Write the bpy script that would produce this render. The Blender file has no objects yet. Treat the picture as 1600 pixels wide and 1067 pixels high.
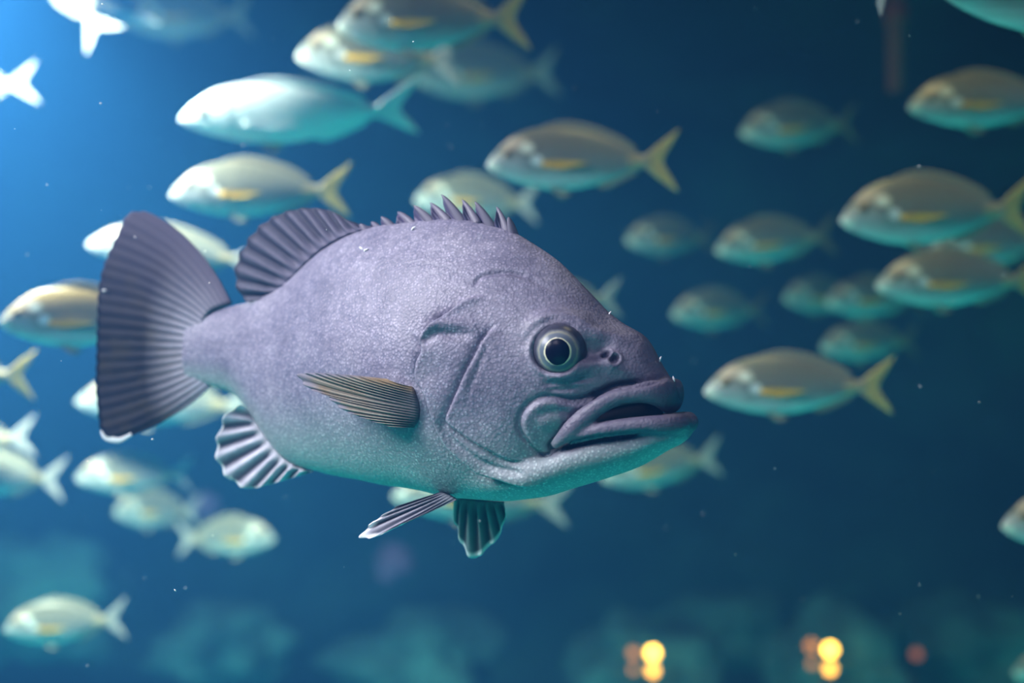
import bpy, bmesh, math, random
import numpy as np
from mathutils import Vector, Matrix, noise

random.seed(7)
np.random.seed(7)
scene = bpy.context.scene
COL = scene.collection

# ------------------------------------------------------------------ camera
F = 50.0 / 36.0 * 1600.0            # focal length in pixels of the 1600x1067 frame
cam_d = bpy.data.cameras.new('camera')
cam_d.lens = 50.0
cam_d.sensor_width = 36.0
cam_d.clip_start = 0.05
cam_d.clip_end = 60
cam_d.dof.use_dof = True
cam_d.dof.focus_distance = 1.93
cam_d.dof.aperture_fstop = 1.38
cam = bpy.data.objects.new('camera', cam_d)
cam.rotation_euler = (math.pi / 2, 0, 0)
COL.objects.link(cam)
scene.camera = cam

# ------------------------------------------------------------------ view + water (world volume)
vs = scene.view_settings
vs.view_transform = 'Standard'
vs.look = 'None'
vs.exposure = 0.0
vs.gamma = 1.0
vs.use_curve_mapping = False

world = bpy.data.worlds.new('water')
scene.world = world
world.use_nodes = True
wn = world.node_tree
wn.nodes.clear()
wo = wn.nodes.new('ShaderNodeOutputWorld')
bg = wn.nodes.new('ShaderNodeBackground')
bg.inputs[0].default_value = (0.0, 0.02, 0.05, 1)
bg.inputs[1].default_value = 0.3
wn.links.new(bg.outputs[0], wo.inputs['Surface'])
sca = wn.nodes.new('ShaderNodeVolumeScatter')
sca.inputs['Color'].default_value = (0.065, 0.36, 1.0, 1)
sca.inputs['Density'].default_value = 0.095
sca.inputs['Anisotropy'].default_value = 0.2
absb = wn.nodes.new('ShaderNodeVolumeAbsorption')
absb.inputs['Color'].default_value = (0.0, 0.63, 0.80, 1)
absb.inputs['Density'].default_value = 0.11
addv = wn.nodes.new('ShaderNodeAddShader')
wn.links.new(sca.outputs[0], addv.inputs[0])
wn.links.new(absb.outputs[0], addv.inputs[1])
wn.links.new(addv.outputs[0], wo.inputs['Volume'])
scene.cycles.volume_bounces = 0
scene.cycles.max_bounces = 5
scene.cycles.diffuse_bounces = 3


def area(name, loc, target, size, power, color, spread=math.pi):
    d = bpy.data.lights.new(name, 'AREA')
    d.shape = 'DISK'
    d.size = size
    d.energy = power
    d.color = color
    d.spread = spread
    o = bpy.data.objects.new(name, d)
    o.location = loc
    v = Vector(target) - Vector(loc)
    o.rotation_euler = v.to_track_quat('-Z', 'Y').to_euler()
    COL.objects.link(o)
    return o


def spot(name, loc, target, angle, power, color, blend=0.6, radius=0.15):
    d = bpy.data.lights.new(name, 'SPOT')
    d.energy = power
    d.color = color
    d.spot_size = angle
    d.spot_blend = blend
    d.shadow_soft_size = radius
    o = bpy.data.objects.new(name, d)
    o.location = loc
    v = Vector(target) - Vector(loc)
    o.rotation_euler = v.to_track_quat('-Z', 'Y').to_euler()
    COL.objects.link(o)
    return o


# floodlights under the water surface, all out of frame; front one is added fill
area('flood_key', (-1.7, 1.55, 1.08), (-0.1, 2.1, -0.1), 0.9, 23, (0.95, 0.80, 1.0), math.radians(75))
area('fill_front', (-0.7, 0.3, 1.6), (0.1, 2.0, -0.2), 0.9, 3.6, (0.95, 0.74, 1.0), math.radians(48))  # soft fill put in to lift the grouper's head
area('flood_back_left', (-1.50, 3.2, 1.14), (-1.55, 4.2, -0.5), 0.5, 215, (0.95, 0.94, 1.0), math.radians(158))
area('flood_middle', (0.9, 2.9, 2.3), (0.8, 3.8, -2.0), 0.8, 9.5, (1.0, 0.74, 0.40), math.radians(100))
# added unseen spots over the teal-tinted floor: its bounce lights the fish from below
spot('fill_spot_front', (0.0, -1.4, 2.2), (0.0, -1.0, -2.3), math.radians(52), 3600, (0.8, 0.97, 1.0))
spot('fill_spot_left', (-2.7, 3.2, 2.2), (-2.7, 3.2, -2.3), math.radians(46), 2600, (0.8, 0.97, 1.0))
spot('fill_spot_right', (2.9, 3.2, 2.2), (2.9, 3.2, -2.3), math.radians(46), 4200, (0.8, 0.97, 1.0))


def at(px, py, Y):
    return Vector(((px - 800.0) / F * Y, Y, (533.5 - py) / F * Y))


# ------------------------------------------------------------------ small helpers
def new_obj(name, mesh, mat=None, parent=None, smooth=True):
    o = bpy.data.objects.new(name, mesh)
    COL.objects.link(o)
    if mat is not None and not mesh.materials:
        mesh.materials.append(mat)
    if parent is not None:
        o.parent = parent
    if smooth:
        mesh.polygons.foreach_set('use_smooth', [True] * len(mesh.polygons))
    return o


def mesh_from(name, verts, faces, uvs=None):
    me = bpy.data.meshes.new(name)
    me.from_pydata([tuple(v) for v in verts], [], faces)
    if uvs is not None:
        lay = me.uv_layers.new(name='UVMap')
        li = np.empty(len(me.loops), dtype=np.int32)
        me.loops.foreach_get('vertex_index', li)
        lay.data.foreach_set('uv', np.asarray(uvs, dtype=np.float32)[li].ravel())
    me.update()
    return me


def empty(name, loc, label, cat, group=None):
    e = bpy.data.objects.new(name, None)
    e.empty_display_size = 0.05
    e.location = loc
    COL.objects.link(e)
    e['label'] = label
    e['category'] = cat
    if group:
        e['group'] = group
    return e


def catmull(xk, yk, x):
    """monotone-ish cubic interpolation through knots"""
    xk = np.asarray(xk, float)
    yk = np.asarray(yk, float)
    x = np.asarray(x, float)
    h = np.diff(xk)
    d = np.diff(yk) / h
    m = np.empty_like(yk)
    m[0], m[-1] = d[0], d[-1]
    for i in range(1, len(xk) - 1):
        m[i] = 0.0 if d[i - 1] * d[i] <= 0 else (h[i - 1] + h[i]) / (h[i - 1] / d[i] + h[i] / d[i - 1]) \
            if abs(h[i - 1] / d[i] + h[i] / d[i - 1]) > 1e-12 else 0.0
    i = np.clip(np.searchsorted(xk, x) - 1, 0, len(xk) - 2)
    t = (x - xk[i]) / h[i]
    t2, t3 = t * t, t * t * t
    return ((2 * t3 - 3 * t2 + 1) * yk[i] + (t3 - 2 * t2 + t) * h[i] * m[i]
            + (-2 * t3 + 3 * t2) * yk[i + 1] + (t3 - t2) * h[i] * m[i + 1])


def resample(pts, n):
    p = np.asarray(pts, float)
    s = np.r_[0, np.cumsum(np.linalg.norm(np.diff(p, axis=0), axis=1))]
    # Catmull-Rom through the points, then even spacing
    q = []
    for i in range(len(p) - 1):
        p0 = p[max(i - 1, 0)]
        p1, p2 = p[i], p[i + 1]
        p3 = p[min(i + 2, len(p) - 1)]
        for t in np.linspace(0, 1, 12, endpoint=False):
            q.append(0.5 * (2 * p1 + (p2 - p0) * t + (2 * p0 - 5 * p1 + 4 * p2 - p3) * t * t
                            + (3 * p1 - p0 - 3 * p2 + p3) * t ** 3))
    q.append(p[-1])
    q = np.array(q)
    s = np.r_[0, np.cumsum(np.linalg.norm(np.diff(q, axis=0), axis=1))]
    u = np.linspace(0, s[-1], n)
    return np.stack([np.interp(u, s, q[:, k]) for k in range(q.shape[1])], 1)


# ------------------------------------------------------------------ materials
def nodes_of(name):
    m = bpy.data.materials.new(name)
    m.use_nodes = True
    nt = m.node_tree
    b = nt.nodes['Principled BSDF']
    return m, nt, b


def N(nt, kind, **kw):
    n = nt.nodes.new('ShaderNode' + kind)
    for k, v in kw.items():
        if k == 'op':
            n.operation = v
        elif k == 'dt':
            n.data_type = v
        elif k == 'bt':
            n.blend_type = v
        else:
            setattr(n, k, v)
    return n


def mathn(nt, op, a, b=None, c=None, clamp=False):
    n = nt.nodes.new('ShaderNodeMath')
    n.operation = op
    n.use_clamp = clamp
    for i, v in enumerate((a, b, c)):
        if v is None:
            continue
        if isinstance(v, (int, float)):
            n.inputs[i].default_value = v
        else:
            nt.links.new(v, n.inputs[i])
    return n.outputs[0]


def mix(nt, fac, a, b, bt='MIX'):
    n = nt.nodes.new('ShaderNodeMix')
    n.data_type = 'RGBA'
    n.blend_type = bt
    for sock, v in ((n.inputs['Factor'], fac), (n.inputs['A'], a), (n.inputs['B'], b)):
        if isinstance(v, (int, float)):
            sock.default_value = v
        elif isinstance(v, tuple):
            sock.default_value = (*v, 1) if len(v) == 3 else v
        else:
            nt.links.new(v, sock)
    return n.outputs['Result']


def ramp(nt, fac, stops, interp='LINEAR'):
    n = nt.nodes.new('ShaderNodeValToRGB')
    n.color_ramp.interpolation = interp
    els = n.color_ramp.elements
    while len(els) > 1:
        els.remove(els[-1])
    els[0].position = stops[0][0]
    els[0].color = (*stops[0][1], 1)
    for p, c in stops[1:]:
        e = els.new(p)
        e.color = (*c, 1)
    nt.links.new(fac, n.inputs[0])
    return n.outputs[0]


def texnoise(nt, vec, scale, detail=3, rough=0.5):
    n = nt.nodes.new('ShaderNodeTexNoise')
    n.inputs['Scale'].default_value = scale
    n.inputs['Detail'].default_value = detail
    n.inputs['Roughness'].default_value = rough
    if vec is not None:
        nt.links.new(vec, n.inputs['Vector'])
    return n.outputs['Fac']


def bump(nt, b, h, strength, dist):
    n = nt.nodes.new('ShaderNodeBump')
    n.inputs['Strength'].default_value = strength
    n.inputs['Distance'].default_value = dist
    nt.links.new(h, n.inputs['Height'])
    nt.links.new(n.outputs[0], b.inputs['Normal'])


def simple_mat(name, col, rough=0.6, spec=0.4):
    m, nt, b = nodes_of(name)
    b.inputs['Base Color'].default_value = (*col, 1)
    b.inputs['Roughness'].default_value = rough
    b.inputs['Specular IOR Level'].default_value = spec
    return m


def grouper_skin():
    m, nt, b = nodes_of('grouper_skin')
    tc = N(nt, 'TexCoord').outputs['Object']
    n1 = texnoise(nt, tc, 9, 5, 0.6)
    n2 = texnoise(nt, tc, 90, 4, 0.65)
    base = ramp(nt, n1, [(0.3, (0.165, 0.155, 0.22)), (0.5, (0.265, 0.25, 0.33)), (0.7, (0.34, 0.325, 0.395))])
    speck = ramp(nt, n2, [(0.35, (0.72, 0.72, 0.76)), (0.62, (1.10, 1.10, 1.08))])
    c = mix(nt, 1.0, base, speck, 'MULTIPLY')
    at_l = N(nt, 'Attribute', attribute_name='pigment')
    sep = N(nt, 'SeparateColor')
    nt.links.new(at_l.outputs['Color'], sep.inputs[0])
    # R: dark snout and lips, G: pale belly skin, B: lateral line
    c = mix(nt, sep.outputs[0], c, (0.066, 0.055, 0.095))
    c = mix(nt, sep.outputs[1], c, (0.36, 0.45, 0.44))
    c = mix(nt, sep.outputs[2], c, (0.13, 0.13, 0.18))
    # scales
    vo = N(nt, 'TexVoronoi', feature='F1')
    vo.inputs['Scale'].default_value = 240
    nt.links.new(tc, vo.inputs['Vector'])
    sc = mathn(nt, 'MULTIPLY', vo.outputs['Distance'], 1.0)
    rnd = N(nt, 'SeparateColor')
    nt.links.new(vo.outputs['Color'], rnd.inputs[0])
    glint = mathn(nt, 'MULTIPLY', mathn(nt, 'SUBTRACT', 1.0, mathn(nt, 'MULTIPLY', vo.outputs['Distance'], 1.9), clamp=True), rnd.outputs[0])
    scol = ramp(nt, glint, [(0.0, (0.60, 0.60, 0.64)), (0.30, (0.98, 0.98, 1.0)), (0.8, (1.5, 1.5, 1.48))])
    c = mix(nt, mathn(nt, 'SUBTRACT', 0.9, mathn(nt, 'MULTIPLY', sep.outputs[0], 1.1), clamp=True), c,
            mix(nt, 1.0, c, scol, 'MULTIPLY'))
    nt.links.new(c, b.inputs['Base Color'])
    b.inputs['Roughness'].default_value = 0.5
    b.inputs['Specular IOR Level'].default_value = 0.45
    h = mathn(nt, 'ADD', mathn(nt, 'MULTIPLY', sc, -0.8), mathn(nt, 'MULTIPLY', n2, 0.6))
    bump(nt, b, h, 0.5, 0.0016)
    return m


def fin_mat(name, ray, web, tip, nrays, tip_from=0.9, base=None, base_to=0.25, side=None, side_w=0.06, fine=0.0, blotch=None, streak=False):
    """colour along (v) and across (u) a fin; u counts rays"""
    m, nt, b = nodes_of(name)
    uvn = N(nt, 'UVMap').outputs[0]
    s = N(nt, 'SeparateXYZ')
    nt.links.new(uvn, s.inputs[0])
    u, v = s.outputs[0], s.outputs[1]
    tc = N(nt, 'TexCoord').outputs['Object']
    wave = mathn(nt, 'COSINE', mathn(nt, 'MULTIPLY', u, 2 * math.pi * nrays))
    f = mathn(nt, 'MULTIPLY_ADD', wave, 0.5, 0.5)
    ns = texnoise(nt, tc, 40, 3)
    f = mathn(nt, 'MULTIPLY', f, mathn(nt, 'MULTIPLY_ADD', ns, 1.0, 0.45), clamp=True)
    c = mix(nt, f, web, ray)
    if blotch is not None:
        nb = texnoise(nt, tc, 22, 2)
        c = mix(nt, mathn(nt, 'MULTIPLY_ADD', nb, 4.0, -1.8, clamp=True), c, blotch)
    if fine:
        fw = mathn(nt, 'COSINE', mathn(nt, 'MULTIPLY', u, 2 * math.pi * nrays * 3))
        c = mix(nt, mathn(nt, 'MULTIPLY', mathn(nt, 'MULTIPLY_ADD', fw, 0.5, 0.5), fine), c, (0.02, 0.02, 0.025))
    if base is not None:
        c = mix(nt, mathn(nt, 'MULTIPLY', mathn(nt, 'SUBTRACT', 1.0, mathn(nt, 'DIVIDE', v, base_to), clamp=True), mathn(nt, 'MULTIPLY_ADD', f, 0.7 if streak else 0.0, 0.3 if streak else 1.0)), c, base)
    t = mathn(nt, 'DIVIDE', mathn(nt, 'SUBTRACT', v, tip_from), max(1 - tip_from, 0.01) * 0.6, clamp=True)
    c = mix(nt, t, c, tip)
    if side is not None:
        t = mathn(nt, 'SUBTRACT', 1.0, mathn(nt, 'DIVIDE', u, side_w), clamp=True)
        c = mix(nt, t, c, side)
    nt.links.new(c, b.inputs['Base Color'])
    b.inputs['Roughness'].default_value = 0.55
    b.inputs['Specular IOR Level'].default_value = 0.15
    return m


# ------------------------------------------------------------------ the setting: rock wall, tinted floor
def rock_mat(name, dark, mid, light):
    m, nt, b = nodes_of(name)
    tc = N(nt, 'TexCoord').outputs['Object']
    a = texnoise(nt, tc, 0.9, 6, 0.6)
    c = ramp(nt, a, [(0.35, dark), (0.52, mid), (0.68, light)])
    a2 = texnoise(nt, tc, 6, 5, 0.65)
    c = mix(nt, 1.0, c, ramp(nt, a2, [(0.3, (0.55, 0.55, 0.55)), (0.7, (1.2, 1.2, 1.2))]), 'MULTIPLY')
    nt.links.new(c, b.inputs['Base Color'])
    b.inputs['Roughness'].default_value = 0.9
    bump(nt, b, a2, 0.8, 0.05)
    return m


def fbm(x, y, z=0.0, s=1.0, oct=4):
    v, a = 0.0, 1.0
    for i in range(oct):
        v += a * noise.noise(Vector((x * s, y * s, z * s + 7.3 * i)))
        s *= 2.05
        a *= 0.5
    return v


def build_wall():
    # one curved rock face: it closes the tank behind and bends forward at both sides
    nu, nv = 220, 70
    verts, faces = [], []
    for i in range(nu):
        a = -1.25 + 2.5 * i / (nu - 1)
        for j in range(nv):
            z = -2.7 + 6.2 * j / (nv - 1)
            r = 7.8 + 1.1 * fbm(a * 6, z, 0, 0.55, 5) + 0.25 * abs(z + 0.4)
            verts.append((r * 1.05 * math.sin(a), r * math.cos(a) + 0.9, z))
    for i in range(nu - 1):
        for j in range(nv - 1):
            k = i * nv + j
            faces.append((k, k + 1, k + nv + 1, k + nv))
    o = new_obj('wall_back', mesh_from('wall_back', verts, faces),
                rock_mat('rock_wall', (0.008, 0.03, 0.05), (0.02, 0.07, 0.10), (0.04, 0.13, 0.15)))
    o['kind'] = 'structure'
    nx, ny = 110, 90
    verts, faces = [], []
    for i in range(nx):
        for j in range(ny):
            x = -9 + 18 * i / (nx - 1)
            y = -4.0 + 14.5 * j / (ny - 1)
            verts.append((x, y, -2.35 + 0.10 * fbm(x, y, 3, 0.8, 3)))
    for i in range(nx - 1):
        for j in range(ny - 1):
            k = i * ny + j
            faces.append((k, k + ny, k + ny + 1, k + 1))
    m, nt, b = nodes_of('bounce_tinted_sand')
    tc = N(nt, 'TexCoord').outputs['Object']
    c = ramp(nt, texnoise(nt, tc, 14, 6, 0.7), [(0.3, (0.025, 0.58, 0.64)), (0.7, (0.05, 0.76, 0.84))])  # teal of the water light put into the colour to tint the bounce
    nt.links.new(c, b.inputs['Base Color'])
    b.inputs['Roughness'].default_value = 0.95
    o = new_obj('floor', mesh_from('floor', verts, faces), m)
    o['kind'] = 'structure'


build_wall()

ROCK = rock_mat('boulder_rock', (0.012, 0.05, 0.07), (0.03, 0.12, 0.14), (0.06, 0.22, 0.23))


def boulder(px, py, Y, rx, ry, rz, seed, label, mat=ROCK):
    bm = bmesh.new()
    bmesh.ops.create_icosphere(bm, subdivisions=4, radius=1.0)
    for v in bm.verts:
        n = v.co.normalized()
        k = 1.0 + 0.45 * fbm(n.x + seed, n.y, n.z, 1.3, 4)
        v.co = Vector((n.x * rx, n.y * ry, n.z * rz)) * k
    me = bpy.data.meshes.new('boulder')
    bm.to_mesh(me)
    bm.free()
    o = new_obj('boulder', me, mat)
    o.location = at(px, py, Y)
    o['label'] = label
    o['category'] = 'rock'
    o['group'] = 'rocks at the foot of the tank'
    return o


# ------------------------------------------------------------------ THE GROUPER
KX = [60, 150, 310, 400, 500, 600, 700, 800, 900, 1000, 1085, 1130]
KY = [2.385, 2.36, 2.315, 2.255, 2.175, 2.095, 2.025, 1.975, 1.935, 1.900, 1.868, 1.850]
PXT = np.linspace(60, 1130, 1400)
YT = catmull(KX, KY, PXT)
for _ in range(60):                                    # even out the bend of the spine
    YT[1:-1] = 0.5 * YT[1:-1] + 0.25 * (YT[:-2] + YT[2:])
XT = (PXT - 800) / F * YT
ST = np.r_[0, np.cumsum(np.hypot(np.diff(XT), np.diff(YT)))]
ST -= np.interp(310, PXT, ST)                          # sigma = 0 at the tail base
HX, HY = np.gradient(XT, ST), np.gradient(YT, ST)
hl = np.hypot(HX, HY)
HX, HY = HX / hl, HY / hl


def to_world(p):
    """fish space (sigma along the spine, w to its right side, z up) -> world"""
    p = np.atleast_2d(np.asarray(p, float))
    s = p[:, 0]
    hx, hy = np.interp(s, ST, HX), np.interp(s, ST, HY)
    x, y = np.interp(s, ST, XT), np.interp(s, ST, YT)
    # right-hand side normal (towards the viewer) of the heading
    return np.stack([x + p[:, 1] * hy, y - p[:, 1] * hx, p[:, 2]], 1)


def loc(px, py, w=0.0):
    """fish-space point that lies at side offset w on the sight line of a traced photo point"""
    lo, hi = ST[2], ST[-3]
    for _ in range(46):
        mid = 0.5 * (lo + hi)
        q = to_world([[mid, w, 0]])[0]
        if q[0] / q[1] * F + 800 < px:
            lo = mid
        else:
            hi = mid
    q = to_world([[mid, w, 0]])[0]
    return np.array([mid, w, (533.5 - py) / F * q[1]])


def ridge(pts):
    """traced outline points on the mid-plane -> (sigma, z) table"""
    return np.array([loc(x, y, 0)[[0, 2]] for x, y in pts])


A_TOP = ridge([(290, 500), (322, 489), (350, 480), (380, 473), (430, 452), (469, 421), (505, 390), (550, 364), (600, 351),
               (648, 345.5), (690, 341), (722, 342), (768, 352), (804, 363), (835, 381), (874, 408), (904, 438),
               (928, 463), (952, 488), (976, 505), (998, 515), (1012, 525), (1021, 544), (1034, 568), (1047, 590),
               (1056, 604), (1060, 614)])
A_BOT = ridge([(290, 594), (330, 604), (368, 618), (394, 646), (425, 690), (457, 724), (491, 735), (532, 745), (562, 750),
               (600, 758), (656, 766), (712, 779), (787, 785), (830, 778), (860, 755), (890, 716), (915, 680),
               (940, 657), (965, 643), (1000, 634), (1035, 630), (1060, 618)])
A_WID = np.array([[loc(x, 500, 0)[0], w] for x, w in
                  [(290, .014), (330, .022), (370, .031), (430, .048), (500, .068), (560, .083), (640, .096), (700, .103),
                   (760, .104), (820, .099), (870, .089), (920, .075), (960, .062), (1000, .047), (1030, .033),
                   (1050, .020), (1058, .011), (1060.5, .003)]])
B_TOP = ridge([(690, 700), (790, 692), (850, 696), (885, 690), (910, 678), (940, 668), (980, 661), (1030, 657), (1062, 656),
               (1074, 661), (1079, 669)])
B_BOT = ridge([(690, 766), (790, 782), (844, 778), (900, 762), (950, 747), (1000, 729), (1045, 703), (1066, 692), (1075, 682),
               (1079, 671)])
B_WID = np.array([[loc(x, 500, 0)[0], w] for x, w in
                  [(690, .030), (740, .048), (790, .064), (850, .074), (900, .070), (950, .062), (1000, .053), (1040, .045), (1062, .035),
                   (1074, .022), (1079, .003)]])


def tab(t, s):
    return catmull(t[:, 0], t[:, 1], np.clip(s, t[0, 0], t[-1, 0]))


def section(z, top, bot, w, pu=1.75, eu=0.72, pl=2.1, el=0.6):
    c = 0.5 * (top + bot) + 0.02 * (bot - top)
    zt = np.where(z >= c, (z - c) / np.maximum(top - c, 1e-5), (c - z) / np.maximum(c - bot, 1e-5))
    zt = np.clip(zt, 0, 1)
    return np.where(z >= c, w * (1 - zt ** pu) ** eu, w * (1 - zt ** pl) ** el)


def half_width(s, z):
    wa = section(z, tab(A_TOP, s), tab(A_BOT, s), tab(A_WID, s))
    if s > B_WID[0, 0]:
        wb = section(z, tab(B_TOP, s), tab(B_BOT, s), tab(B_WID, s), 2.4, 0.55, 2.0, 0.6)
        return max(float(wa), float(wb))
    return float(wa)


def surf(px, py, out=0.0):
    w = 0.03
    for _ in range(9):
        p = loc(px, py, w)
        w = 0.5 * w + 0.5 * (half_width(p[0], p[2]) + out)
    return loc(px, py, w)


def tube(top, bot, wid, n=150, k=72, **kw):
    s0, s1 = wid[0, 0], wid[-1, 0]
    t = np.linspace(0, 1, n)
    ss = s0 + (s1 - s0) * (1 - (1 - t) ** 1.35)          # finer towards the snout
    V, Fc = [], []
    for s in ss:
        zt, zb, w = float(tab(top, s)), float(tab(bot, s)), float(tab(wid, s))
        if zt - zb < 0.002:
            zt, zb = 0.5 * (zt + zb) + 0.001, 0.5 * (zt + zb) - 0.001
        c, hh = 0.5 * (zt + zb) + 0.02 * (zb - zt), 0
        for j in range(k):
            a = 2 * math.pi * j / k
            sn = math.sin(a)
            z = c + sn * ((zt - c) if sn > 0 else (c - zb))
            ww = float(section(np.array(z), zt, zb, w, **kw))
            V.append((s, math.copysign(ww, math.cos(a)) if abs(math.cos(a)) > 1e-6 else 0.0, z))
    for i in range(n - 1):
        for j in range(k):
            a, b_ = i * k + j, i * k + (j + 1) % k
            Fc.append((a, b_, b_ + k, a + k))
    Fc.append(tuple(range(k))[::-1])
    Fc.append(tuple((n - 1) * k + j for j in range(k)))
    return V, Fc


def sweep(path, radii, k=14):
    """round tube along a fish-space path"""
    P = np.asarray(path, float)
    T = np.gradient(P, axis=0)
    T /= np.linalg.norm(T, axis=1)[:, None]
    V, Fc = [], []
    for i in range(len(P)):
        t = Vector(T[i])
        a = t.cross(Vector((0, 0, 1)))
        a = a.normalized() if a.length > 1e-4 else Vector((0, 1, 0))
        b_ = a.cross(t).normalized()
        ra, rb = radii[i] if hasattr(radii[i], '__len__') else (radii[i], radii[i])
        for j in range(k):
            g = 2 * math.pi * j / k
            V.append(tuple(Vector(P[i]) + a * (ra * math.cos(g)) + b_ * (rb * math.sin(g))))
    for i in range(len(P) - 1):
        for j in range(k):
            a, b_ = i * k + j, i * k + (j + 1) % k
            Fc.append((a, b_, b_ + k, a + k))
    Fc.append(tuple(range(k))[::-1])
    Fc.append(tuple((len(P) - 1) * k + j for j in range(k)))
    return V, Fc


def mirror_path(pts):
    """near half of a lip, front first -> whole lip from the far corner round the front to the near corner"""
    p = np.asarray(pts, float)
    q = p[::-1].copy()
    q[:, 1] *= -1
    return np.vstack([q[:-1], p])


LIP_U = [loc(1046, 620, 0), loc(1041, 618, .016), loc(1030, 614, .032), loc(1012, 613, .044), loc(990, 615, .052),
         loc(965, 620, .059), loc(940, 632, .064), loc(915, 651, .067), loc(888, 675, .069), loc(864, 697, .064)]
LIP_UR = [(.013, .0235), (.013, .023), (.012, .0195), (.011, .0155), (.0105, .0125), (.0105, .0120), (.0105, .0120),
          (.0105, .0120), (.0095, .011), (.005, .006)]
LIP_L = [loc(1066, 663, 0), loc(1062, 662, .016), loc(1049, 662, .032), loc(1025, 663, .045), loc(995, 665, .054),
         loc(965, 668, .060), loc(935, 673, .064), loc(910, 681, .066), loc(888, 692, .066)]
LIP_LR = [(.014, .0145), (.014, .0145), (.0125, .0135), (.0115, .0125), (.011, .012), (.0105, .0115), (.010, .011), (.008, .009), (.004, .005)]


def full_radii(r):
    return list(r[::-1][:-1]) + list(r)


def smooth_lip(path, rad, n=70):
    P = mirror_path(path)
    R = np.array([(a, b_) for a, b_ in full_radii(rad)])
    Q = resample(np.hstack([P, R * 1.0]), n)
    return Q[:, :3], [tuple(r) for r in Q[:, 3:]]


def poly_local(pts):
    return np.array([surf(x, y)[[0, 2]] for x, y in pts])


def seg_dist(P, L):
    """distance and signed side of points P (n,2) to polyline L, and position along it 0..1"""
    best = np.full(len(P), 1e9)
    side = np.zeros(len(P))
    along = np.zeros(len(P))
    ln = np.r_[0, np.cumsum(np.linalg.norm(np.diff(L, axis=0), axis=1))]
    for i in range(len(L) - 1):
        a, d = L[i], L[i + 1] - L[i]
        t = np.clip(((P - a) @ d) / max(d @ d, 1e-12), 0, 1)
        q = P - (a + t[:, None] * d)
        r = np.hypot(q[:, 0], q[:, 1])
        m = r < best
        best[m] = r[m]
        side[m] = np.sign(d[0] * (P[m, 1] - a[1]) - d[1] * (P[m, 0] - a[0]))
        along[m] = (ln[i] + t[m] * (ln[i + 1] - ln[i])) / ln[-1]
    return best, side, along


def taper(t, a=0.08, b_=0.08):
    return np.clip(t / a, 0, 1) * np.clip((1 - t) / b_, 0, 1) if a and b_ else \
        (np.clip(t / a, 0, 1) if a else np.clip((1 - t) / b_, 0, 1))


def sstep(x):
    x = np.clip(x, 0, 1)
    return x * x * (3 - 2 * x)


def inside(P, poly):
    r = np.zeros(len(P), bool)
    j = len(poly) - 1
    for i in range(len(poly)):
        xi, zi = poly[i]
        xj, zj = poly[j]
        c = ((zi > P[:, 1]) != (zj > P[:, 1])) & (P[:, 0] < (xj - xi) * (P[:, 1] - zi) / (zj - zi + 1e-15) + xi)
        r ^= c
        j = i
    return r


EYE_P = surf(868, 547)
EYE_R = 0.0295


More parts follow.
